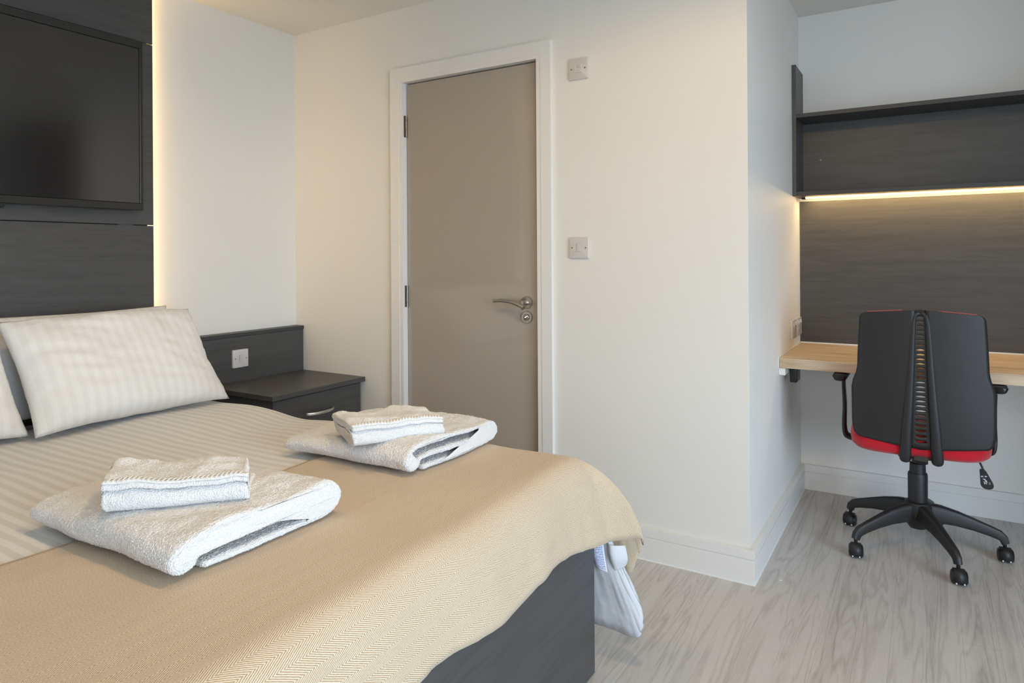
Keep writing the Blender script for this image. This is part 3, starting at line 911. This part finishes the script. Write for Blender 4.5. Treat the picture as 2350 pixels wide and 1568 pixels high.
def face_towel(label, loc, L, D, rz, seed, H=0.05, lift=0.016):
    t = thing('face_towel', loc, label, 'towel', rz=rz)
    th = 0.0115
    path = smooth2([(D, th * 0.5), (D * 0.6, th * 0.5), (0.05, th * 0.5), (0.022, 0.0075), (0.010, 0.017), (0.016, 0.029), (0.045, 0.0335), (D * 0.6, 0.032), (D - 0.025, 0.031), (D - 0.006, 0.035),
                    (D - 0.010, 0.043), (D - 0.035, 0.0455), (D * 0.5, 0.0465), (0.05, 0.0470), (0.012, 0.0455)], 7)
    sect = ribbon(path, th)
    def deform(s, x, y, z):
        f = min(1.0, z / 0.04)
        e = 1 - (2 * s - 1) ** 2
        zz = z * H / 0.05 * (1.0 + 0.12 * sn(x * 9 + seed, y * 8))
        zz += f * (lift * math.exp(-((s - 0.04) / 0.15) ** 2) * (y / D) + 0.008 * math.exp(-((s - 0.70) / 0.16) ** 2) * (y / D) + 0.011 * sn(x * 12 + seed * 2, y * 13) + 0.004 * sn(x * 34 + seed, y * 30))
        if z > 0.040: zz -= 0.010 * max(0, 0.03 - y) / 0.03 * (0.4 + 0.6 * s)
        yy = y + 0.006 * sn(x * 10 + seed, z * 20) + 0.0015 * sn(x * 40, z * 70)
        xx = x - 0.035 * f * (y / D) * 0.5 + 0.005 * sn(y * 11 + seed, z * 40) + 0.03 * (z - 0.02) * math.copysign(1, s - 0.5) * 0.0
        return Vector((xx, yy, zz))
    o = towel('folded_cloth', sect, L, 76, deform, TERRY, t, soft=0.006)
    fluff(o, 2, 0.0026)
    # flat stitched hem along the front edge of the upper layer
    rowA = [deform(i / 60, i / 60 * L, 0.0085, 0.0535) for i in range(61)]
    rowB = [deform(i / 60, i / 60 * L, 0.0185, 0.0552) for i in range(61)]
    bm = nb()
    A = [bm.verts.new(p) for p in rowA]; B = [bm.verts.new(p) for p in rowB]
    for i in range(60): bm.faces.new((A[i], A[i + 1], B[i + 1], B[i]))
    hm = obj('hem_band', bm, HEM, t, local=True, smooth=True)
    md = hm.modifiers.new('thickness', 'SOLIDIFY'); md.thickness = 0.003
    bm = nb()
    for i in range(2, 58, 2):
        p, q = rowA[i] + Vector((0, 0, 0.0022)), rowB[min(60, i + 2)] + Vector((0, 0, 0.0022))
        sweep(bm, [p, (p + q) / 2 + Vector((0, 0, 0.0012)), q], lambda k: ring((0.0009, 0.0015, 0.0009)[k], 0.0009, 6))
    obj('stitching', bm, HEM, hm, local=True, smooth=True)
    return t

zt = topz(-1.3, 0.85) + 0.078
face_towel('rumpled white face towel with hemmed flap, on the towel in mid bed', (-1.335, 0.690, zt + 0.001), 0.262, 0.165, math.radians(47), 3.3, H=0.056)
zt = topz(-1.3, 1.45) + 0.072
face_towel('neatly folded white face towel on the bath towel by the door', (-1.262, 1.280, zt + 0.002), 0.252, 0.185, math.radians(58), 6.1, H=0.054, lift=0.004)

# ------------------------------------------------------------------ desk alcove
WXR = 0.95          # wardrobe begins
DKY, DKZ = 3.050, 0.724
dk = thing('desk', (0.2, 3.34, DKZ - 0.04), 'wall-mounted oak desk top spanning the alcove', 'desk')
obj('worktop', bbox(XC + 0.003, WXR - 0.002, DKY, YD - 0.012, DKZ - 0.042, DKZ, 0.003, 2), OAK, dk)
obj('support_batten', bbox(XC + 0.0005, XC + 0.026, DKY + 0.008, YD - 0.02, DKZ - 0.073, DKZ - 0.0425, 0.001, 1), TRIM, dk)
bm = nb()
box(bm, XC + 0.001, WXR - 0.002, YD - 0.0115, YD - 0.0085, DKZ - 0.004, DKZ + 0.006)
box(bm, XC + 0.0003, XC + 0.0028, DKY - 0.001, YD - 0.012, DKZ - 0.042, DKZ + 0.003)
obj('sealant_bead', bm, SEAL, dk)
sb = obj('splashback', bbox(XC + 0.003, WXR - 0.002, YD - 0.0085, YD - 0.0005, DKZ + 0.0062, 1.425), CHAR)
tag(sb, 'charcoal woodgrain splashback panel between desk and shelf', 'panel')

SHY, SHZ0, SHZ1 = 3.430, 1.439, 1.824
sh = thing('wall_shelf', (0.2, 3.55, SHZ0), 'charcoal woodgrain open box shelf mounted above the desk', 'shelf')
obj('side_board', bbox(XC + 0.0005, XC + 0.0185, SHY, YD - 0.001, SHZ0, 2.057, 0.0008, 1), CHAR, sh)
obj('side_board', bbox(WXR - 0.02, WXR - 0.002, SHY, YD - 0.001, SHZ0, 2.057, 0.0008, 1), CHAR, sh)
obj('top_board', bbox(XC + 0.019, WXR - 0.0205, SHY + 0.001, YD - 0.001, SHZ1 - 0.0185, SHZ1, 0.0008, 1), CHAR_EDGE, sh)
obj('bottom_board', bbox(XC + 0.019, WXR - 0.0205, SHY + 0.001, YD - 0.001, SHZ0, SHZ0 + 0.0185, 0.0008, 1), CHAR_EDGE, sh)
obj('back_board', bbox(XC + 0.019, WXR - 0.0205, YD - 0.0105, YD - 0.0015, SHZ0 + 0.019, SHZ1 - 0.019), CHAR, sh)
bm = nb(); lathe(bm, (-0.440, YD - 0.0103, 1.625), (0, -1, 0), [(0, 0.0042), (0.0016, 0.0040), (0.0018, 0.0018), (0.0006, 0.0015), (0.0006, 0)], 16)
obj('screw', bm, BRASS, sh, smooth=True, angle=40)
ls = thing('shelf_light', (0.2, 3.57, SHZ0 - 0.01), 'thin warm led strip glowing under the charcoal shelf', 'light')
obj('strip', bbox(XC + 0.040, WXR - 0.03, 3.564, 3.576, SHZ0 - 0.0040, SHZ0 - 0.0008), LED_S, ls)
obj('end_cap', bbox(XC + 0.022, XC + 0.0395, 3.560, 3.582, SHZ0 - 0.0085, SHZ0 - 0.0006, 0.001, 1), BLACKS, ls)

plate_thing('power_socket', 'white double power socket above the desk, nearer the room', (XC + 0.0003, 3.411, 0.812), (0, -1, 0), (1, 0, 0), w=0.133, kind='socket')
plate_thing('power_socket', 'white double power socket in the alcove corner against the splashback', (XC + 0.0003, 3.556, 0.812), (0, -1, 0), (1, 0, 0), w=0.146, kind='socket')
for k, (y0, y1, zz, lab) in enumerate(((3.150, 3.245, 0.607, 'black plug-in adapter hanging under the desk end'), (3.395, 3.51, 0.640, 'smaller black adapter tucked further back under the desk'))):
    ad = thing('power_adapter', (XC + 0.055, (y0 + y1) / 2, zz), lab, 'adapter')
    obj('case', bbox(XC + 0.028, XC + 0.058, y0, y1, zz, DKZ - 0.052, 0.005, 3), BLACKS, ad, smooth=True, angle=40)
    obj('mounting_tab', bbox(XC + 0.034, XC + 0.052, y0 + 0.02, y1 - 0.02, DKZ - 0.0525, DKZ - 0.0425, 0.002, 2), BLACKS, ad)

# wardrobe beyond the desk (seen only as a dark reflection in the television)
wd = thing('wardrobe', (1.25, 3.2, 0), 'tall charcoal wardrobe closing the end of the desk', 'wardrobe')
obj('body', bbox(WXR, 1.53, 2.800, YD - 0.019, 0.0, 2.335, 0.001, 1), CHAR, wd)
for y0, y1, hy_ in ((2.802, 3.212, 3.17), (3.216, YD - 0.021, 3.26)):
    dd = obj('wardrobe_door', bbox(1.5305, 1.550, y0, y1, 0.06, 2.33, 0.001, 1), CHAR, wd)
    obj('handle', bbox(1.5505, 1.578, hy_ - 0.006, hy_ + 0.006, 1.0, 1.2, 0.003, 2), NICKEL, dd)

# ------------------------------------------------------------------ office chair
ch = thing('office_chair', (-0.030, 3.130, 0), 'black and red swivel office chair at the desk', 'chair')
BO = 0.010                      # backrest offset in x
def halfw(z):
    return interp(z, [(0.470, 0.200), (0.478, 0.2125), (0.486, 0.2185), (0.500, 0.2230), (0.520, 0.2255), (0.540, 0.2260), (0.660, 0.2265), (0.688, 0.221), (0.720, 0.209), (0.745, 0.2055), (0.80, 0.2035), (0.915, 0.1975), (0.932, 0.1955), (0.939, 0.190), (0.944, 0.178)])
def backy(x, z):
    return -0.268 + 0.75 * x * x - 0.055 * (z - 0.70) + 0.20 * max(0, 0.60 - z) ** 2
def chan(z):
    return interp(z, [(0.46, 0.0315), (0.93, 0.0165)])
zrows = [0.472, 0.480, 0.488, 0.496, 0.506, 0.518, 0.54, 0.57, 0.60, 0.63, 0.66, 0.675, 0.688, 0.70, 0.715, 0.73, 0.745, 0.77, 0.80, 0.84, 0.88, 0.905, 0.92, 0.930, 0.937, 0.942, 0.944]
def shell_half(sg, y_off, inner, grow=0.0, zadd=0.0):
    bm = nb(); G = []
    nx = 14
    for z in zrows:
        r = []
        for i in range(nx + 1):
            t = i / nx
            x0 = inner(z); x1 = halfw(z) + grow
            x = sg * lerp(x0, x1, t)
            fz = (z - 0.472) / 0.472
            zz = z + (0.018 * fz + 0.0) * (1 - abs(x) / 0.2) - 0.022 * (1 - fz) ** 6 * (1 - abs(x) / 0.22) + zadd * fz
            r.append(bm.verts.new((BO + x, backy(x, zz) + y_off, zz)))
        G.append(r)
    for A, B in zip(G, G[1:]):
        for i in range(nx):
            q = (A[i], A[i + 1], B[i + 1], B[i])
            bm.faces.new(q)
    return bm
bk = obj('backrest', shell_half(-1, 0, chan), BLACKP, ch, smooth=True, local=True)
b2 = shell_half(1, 0, chan)
bm = nb(); bm.from_mesh(bk.data)
tmp = bpy.data.meshes.new('tmp'); b2.to_mesh(tmp); b2.free(); bm.from_mesh(tmp)
# slotted channel between the two halves
slots = [lerp(0.917, 0.4945, i / 26) for i in range(27)]
pitch = slots[0] - slots[1]
NCOL = 12
def channel_pt(xf, z):
    c = chan(z) * 1.02
    x = c * xf
    fz = (z - 0.472) / 0.472
    zz = z + 0.018 * fz * (1 - abs(x) / 0.2) - 0.022 * max(0.0, (1 - fz)) ** 6 * (1 - abs(x) / 0.22)
    return (BO + x, backy(x, zz) + 0.006, zz)
cols = [-1 + 2 * i / NCOL for i in range(NCOL + 1)]
cells = [(0.944, slots[0] + pitch / 2, None)] + [(s + pitch / 2, s - pitch / 2, s) for s in slots] + [(slots[-1] - pitch / 2, 0.472, None)]
for zt_, zb_, s in cells:
    if s is None:
        up_ = [bm.verts.new(channel_pt(c, zt_)) for c in cols]; lo_ = [bm.verts.new(channel_pt(c, zb_)) for c in cols]
        for i in range(NCOL): bm.faces.new((up_[i], up_[i + 1], lo_[i + 1], lo_[i]))
        continue
    sw = 0.60
    hh = [0.0036 * math.sqrt(max(0.0, 1 - (c / sw) ** 2)) for c in cols]
    up_ = [bm.verts.new(channel_pt(c, zt_)) for c in cols]; lo_ = [bm.verts.new(channel_pt(c, zb_)) for c in cols]
    ua = [bm.verts.new(channel_pt(c, s + h)) for c, h in zip(cols, hh)]
    la = [ua[i] if hh[i] < 1e-6 else bm.verts.new(channel_pt(c, s - hh[i])) for i, c in enumerate(cols)]
    for i in range(NCOL):
        bm.faces.new((up_[i], up_[i + 1], ua[i + 1], ua[i]))
        bm.faces.new((la[i], la[i + 1], lo_[i + 1], lo_[i]))
bmesh.ops.remove_doubles(bm, verts=bm.verts, dist=0.0002)
bmesh.ops.recalc_face_normals(bm, faces=bm.faces)
bm.to_mesh(bk.data); bm.free()
for p in bk.data.polygons: p.use_smooth = True
md = bk.modifiers.new('thickness', 'SOLIDIFY'); md.thickness = 0.008; md.offset = 0
for sg in (-1, 1):
    pts = []; sz = []
    for xr, z, k in ((0.0, 0.9385, 0.8), (0.010, 0.9375, 0.95), (0.0185, 0.928, 1.0), (0.0225, 0.905, 1.0), (0.0260, 0.84, 1), (0.0300, 0.76, 1), (0.0345, 0.68, 1), (0.0395, 0.60, 1), (0.0445, 0.53, 1), (0.0480, 0.47, 1),
                     (0.0500, 0.435, 1), (0.0505, 0.417, 1.0), (0.0503, 0.406, 0.93), (0.0500, 0.399, 0.74), (0.0498, 0.395, 0.42)):
        x = sg * xr
        zz = z + 0.010 * max(0, (z - 0.472) / 0.472)
        pts.append((BO + x, backy(x, zz) + interp(z, [(0.40, 0.010), (0.45, 0.004), (0.50, 0.0015), (0.94, 0.0020)]), zz)); sz.append((z, k))
    def rs(i):
        z, k = sz[i]
        t = (0.94 - z) / 0.54
        return ring(lerp(0.0080, 0.0205, t) * k, lerp(0.0065, 0.0175, t ** 1.3) * k, 16, 2.2)
    obj('spine_rib', sweep(nb(), pts, rs, up=(0, -1, 0)), BLACKP, bk, smooth=True, local=True)
for sg in (-1, 1):
    cu = obj('back_cushion', shell_half(sg, 0.020, lambda z: 0.060, grow=-0.008, zadd=0.0005), RED, ch, smooth=True, local=True)
    md = cu.modifiers.new('thickness', 'SOLIDIFY'); md.thickness = 0.020; md.offset = 0

# seat
def super_cushion(hx_, y0, y1, z0, z1, pw=4.5):
    bm = nb(); n = 56
    prof = [(0.0, 0.0), (0.70, 0.0), (0.93, 0.02), (0.985, 0.16), (1.0, 0.42), (0.985, 0.70), (0.94, 0.88), (0.84, 0.97), (0.6, 1.0), (0.0, 1.0)]
    cy, hy = (y0 + y1) / 2, (y1 - y0) / 2
    rings = []
    for s, h in prof:
        z = lerp(z0, z1, h)
        if s == 0: rings.append([bm.verts.new((0, cy, z))]); continue
        rr = []
        for a, b in ring(hx_ * s, hy * s, n, pw):
            y = cy + b
            dz = -0.028 * max(0.0, (b / hy)) ** 3 * (1 if h > 0.5 else 0.4)
            rr.append(bm.verts.new((a, y, z + dz)))
        rings.append(rr)
    for A, B in zip(rings, rings[1:]):
        for i in range(n):
            j = (i + 1) % n
            q = [A[i % len(A)], A[j % len(A)], B[j % len(B)], B[i % len(B)]]
            u = []
            for v in q:
                if v not in u: u.append(v)
            bm.faces.new(u)
    return bm
obj('seat', super_cushion(0.2335, -0.243, 0.245, 0.414, 0.508), RED, ch, smooth=True, local=True)
bm = nb()
box(bm, -0.15, 0.15, -0.15, 0.15, 0.402, 0.4145, 0.004)
box(bm, -0.070, 0.070, -0.09, 0.12, 0.370, 0.403, 0.010)
sweep(bm, [(0.01, -0.09, 0.388), (0.01, -0.16, 0.392), (0.01, -0.235, 0.402), (0.01, -0.262, 0.42)], lambda i: ring(0.022, 0.008, 12, 4))
obj('seat_mechanism', bm, BLACKP, ch, local=True)
# armrests
for sg, xp, xo in ((-1, -0.262, -0.301), (1, 0.244, 0.284)):
    ar = bpy.data.objects.new('armrest', None); link(ar, ch); ar.location = (xp, 0, 0.43)
    xin, xout = sorted((xp - sg * 0.005, xo))
    bm = nb()
    def asec(i, sg=sg):
        w_ = abs(xo - xp) / 2 + 0.004
        out = []
        for a, b in ring(w_, 0.0130, 16, 3.2):
            if b < 0 and a * sg < 0: b = b
            out.append((a, b - (0.010 * max(0.0, -a * sg / w_) if False else 0)))
        return out
    ys_ = [-0.105, -0.10, -0.09, -0.05, 0.0, 0.06, 0.10, 0.112, 0.118]
    xm = (xp + xo) / 2 - sg * 0.010
    scl = [0.6, 0.86, 0.97, 1, 1, 1, 0.96, 0.8, 0.5]
    def asec2(i):
        w_ = 0.0295
        return [(a * scl[i] * (1.0 if b > 0 else 0.86), b * (0.5 + 0.5 * scl[i])) for a, b in ring(w_, 0.0150, 18, 2.8)]
    sweep(bm, [(xm - xp, y, 0.6645 - 0.43) for y in ys_], asec2)
    obj('arm_pad', bm, BLACKS, ar, smooth=True, local=True, angle=50)
    pts = bez([(sg * -0.080, -0.02, 0.410 - 0.43), (sg * -0.016, -0.02, 0.414 - 0.43), (0.0, -0.02, 0.447 - 0.43), (sg * 0.0, -0.005, 0.54 - 0.43), (sg * 0.004, 0.0, 0.62 - 0.43), (sg * 0.004, 0.0, 0.654 - 0.43)], 5)
    def psec(i):
        t = i / 25
        return ring(lerp(0.0095, 0.0065, t), interp(t, [(0, 0.022), (0.3, 0.036), (0.5, 0.032), (0.8, 0.021), (1, 0.022)]), 14, 3)
    obj('arm_post', sweep(nb(), pts, psec, up=(0, 1, 0)), BLACKP, ar, smooth=True, local=True, angle=60)
# gas column
bm = nb()
lathe(bm, (-0.004, -0.01, 0), (0, 0, 1), [(0.118, 0), (0.118, 0.030), (0.190, 0.034), (0.292, 0.0345), (0.300, 0.0325), (0.300, 0.0285), (0.338, 0.0275), (0.341, 0.0205), (0.374, 0.020), (0.374, 0)], 32)
obj('gas_column', bm, BLACKP, ch, smooth=True, local=True, angle=35)
# star base
bm = nb()
lathe(bm, (-0.004, -0.01, 0), (0, 0, 1), [(0.085, 0), (0.085, 0.030), (0.100, 0.040), (0.112, 0.048), (0.160, 0.052), (0.186, 0.046), (0.191, 0.036), (0.191, 0.0)], 32)
base = obj('star_base', bm, BLACKP, ch, smooth=True, local=True, angle=35)
wheel_m = None
R_ = 0.282
for k in range(5):
    a = math.radians(8.0 + 72 * k)
    dx, dy = math.cos(a), math.sin(a)
    bx, by = -0.004, -0.01
    def rp(r, z): return (bx + dx * r, by + dy * r, z)
    pts = [rp(0.030, 0.150), rp(0.075, 0.147), rp(0.13, 0.138), rp(0.19, 0.122), rp(0.240, 0.106), rp(0.266, 0.096), rp(0.280, 0.084), rp(0.286, 0.066)]
    def lsec(i):
        w_ = [0.030, 0.025, 0.021, 0.018, 0.0155, 0.0150, 0.0145, 0.0135][i]
        h_ = [0.036, 0.034, 0.028, 0.022, 0.019, 0.018, 0.0155, 0.0135][i]
        return [(p * (1.0 if q < 0 else 0.72), q) for p, q in ring(w_, h_, 12, 4)]
    obj('base_leg', sweep(nb(), pts, lsec), BLACKP, base, smooth=True, local=True, angle=40)
    sw_ = math.radians([200, 250, 170, 300, 265][k])
    cs = bpy.data.objects.new('caster', None); link(cs, ch)
    cs.location = rp(0.284, 0.0); cs.rotation_euler = (0, 0, [0.10, 1.2, -0.15, 0.12, 0.15][k])
    bm = nb()
    for sx in (-1, 1):
        lathe(bm, (sx * 0.0045, -0.010, 0.026), (sx, 0, 0), [(0, 0.0), (0, 0.0255), (0.004, 0.026), (0.014, 0.0255), (0.0195, 0.021), (0.0215, 0.012), (0.0215, 0)], 28)
    obj('wheel', bm, BLACKS, cs, smooth=True, local=True, angle=35)
    # hood over the wheels
    bm = nb(); n = 14
    for s0, s1 in (((-0.017, 0.0285), (0.017, 0.0285)),):
        A = []; B = []
        for i in range(n + 1):
            t = math.radians(-28 + 236 * i / n)
            p = (-0.010 + math.cos(t) * 0.0290, 0.026 + math.sin(t) * 0.0290)
            A.append(bm.verts.new((-0.0175, p[0], p[1]))); B.append(bm.verts.new((0.0175, p[0], p[1])))
        for i in range(n): bm.faces.new((A[i], A[i + 1], B[i + 1], B[i]))
    hd = obj('hood', bm, BLACKP, cs, smooth=True, local=True)
    md = hd.modifiers.new('thickness', 'SOLIDIFY'); md.thickness = 0.003
    obj('stem', cyl(nb(), (0, 0, 0.050), (0, 0, 0.072), 0.0065, n=14), BLACKS, cs, smooth=True, local=True, angle=40)
    bm = nb()
    for sx in (-0.012, 0.012):
        box(bm, sx - 0.0025, sx + 0.0025, -0.0365, -0.0335, 0.0085, 0.0145, 0.0008, 1)
    obj('hood_clip', bm, PRINT, cs, local=True)
# height lever
lv = obj('lever_rod', sweep(nb(), bez([(0.150, -0.02, 0.408), (0.185, -0.035, 0.395), (0.200, -0.045, 0.372), (0.208, -0.05, 0.350)], 4), lambda i: ring(0.0036, 0.0036, 10)), BLACKS, ch, smooth=True, local=True)
bm = nb()
outl = [(-0.0125, 0.356), (0.0005, 0.360), (0.010, 0.350), (0.030, 0.312), (0.0335, 0.302), (0.030, 0.292), (0.018, 0.287), (0.004, 0.288), (-0.006, 0.294), (-0.010, 0.303)]
A = [bm.verts.new((0.207 + x_ * 0.95, -0.058 + (0.356 - z_) * -0.10, z_)) for x_, z_ in outl]
B = [bm.verts.new((0.207 + x_ * 0.95, -0.049 + (0.356 - z_) * -0.10, z_)) for x_, z_ in outl]
bm.faces.new(A); bm.faces.new(B[::-1])
for i in range(len(A)): bm.faces.new((A[i], B[i], B[(i + 1) % len(A)], A[(i + 1) % len(A)]))
bmesh.ops.bevel(bm, geom=list(bm.edges), offset=0.0015, segments=2, affect='EDGES')
pd = obj('lever_paddle', bm, BLACKS, ch, local=True)
bm = nb()
def mark(x0, z0, x1, z1, w_=0.0008):
    d_ = Vector((x1 - x0, 0, z1 - z0)).normalized(); n_ = Vector((-d_.z, 0, d_.x)) * w_
    y_ = lambda z: -0.0584 + (0.356 - z) * -0.10
    q = [(x0 + n_.x, y_(z0), z0 + n_.z), (x1 + n_.x, y_(z1), z1 + n_.z), (x1 - n_.x, y_(z1), z1 - n_.z), (x0 - n_.x, y_(z0), z0 - n_.z)]
    bm.faces.new([bm.verts.new(p) for p in q])
for x_ in (0.2005, 0.2030, 0.2055): mark(x_, 0.3345, x_ - 0.001, 0.3300)
for x_ in (0.2120, 0.2145, 0.2170): mark(x_, 0.3360, x_ - 0.001, 0.3315)
mark(0.2055, 0.3250, 0.2090, 0.3215, 0.001); mark(0.2090, 0.3215, 0.2120, 0.3255, 0.001); mark(0.2110, 0.3225, 0.2150, 0.3130, 0.0014)
mark(0.2150, 0.3200, 0.2185, 0.3110, 0.001); mark(0.2080, 0.3150, 0.2120, 0.3075, 0.001); mark(0.2135, 0.3110, 0.2165, 0.3060, 0.001); mark(0.2090, 0.3105, 0.2105, 0.3055, 0.0008)
for z_ in (0.3145, 0.3110, 0.3080): mark(0.2235, z_, 0.2275, z_ - 0.0015, 0.0005)
obj('paddle_print', bm, PRINT, pd, local=True)

# ------------------------------------------------------------------ recessed downlights (above the bed, out of the frame)
for lx, ly, lw, la, lb_, lab in LAMPS:
    cl = thing('downlight', (lx, ly, ZC), lab, 'lamp', 'recessed downlights')
    bm = nb(); lathe(bm, (lx, ly, ZC - 0.0005), (0, 0, -1), [(0, 0.0), (0, 0.052), (0.004, 0.050), (0.005, 0.040), (0.002, 0.038), (0.002, 0)], 40)
    obj('trim_ring', bm, TRIM, cl, smooth=True, angle=40)
    bm = nb(); lathe(bm, (lx, ly, ZC - 0.0030), (0, 0, -1), [(0, 0), (0, 0.037), (0.001, 0.036), (0.0012, 0)], 40)
    obj('lens', bm, LAMP, cl, smooth=True, angle=40)
    ld = bpy.data.lights.new('downlight_beam', 'SPOT')
    ld.energy = lw; ld.color = LAMP_COL; ld.spot_size = math.radians(la); ld.spot_blend = lb_; ld.shadow_soft_size = 0.06
    lo = bpy.data.objects.new('downlight_beam', ld); link(lo, cl); lo.location = (0, 0, -0.07)

# crumb of plaster on the floor by the corner
bm = bbox(-0.456, -0.444, 2.565, 2.5675, 0.0002, 0.0022, 0.0006, 1)
pc = obj('plaster_crumb', bm, SEAL)
tag(pc, 'tiny white plaster crumb on the floor by the wall corner', 'debris')
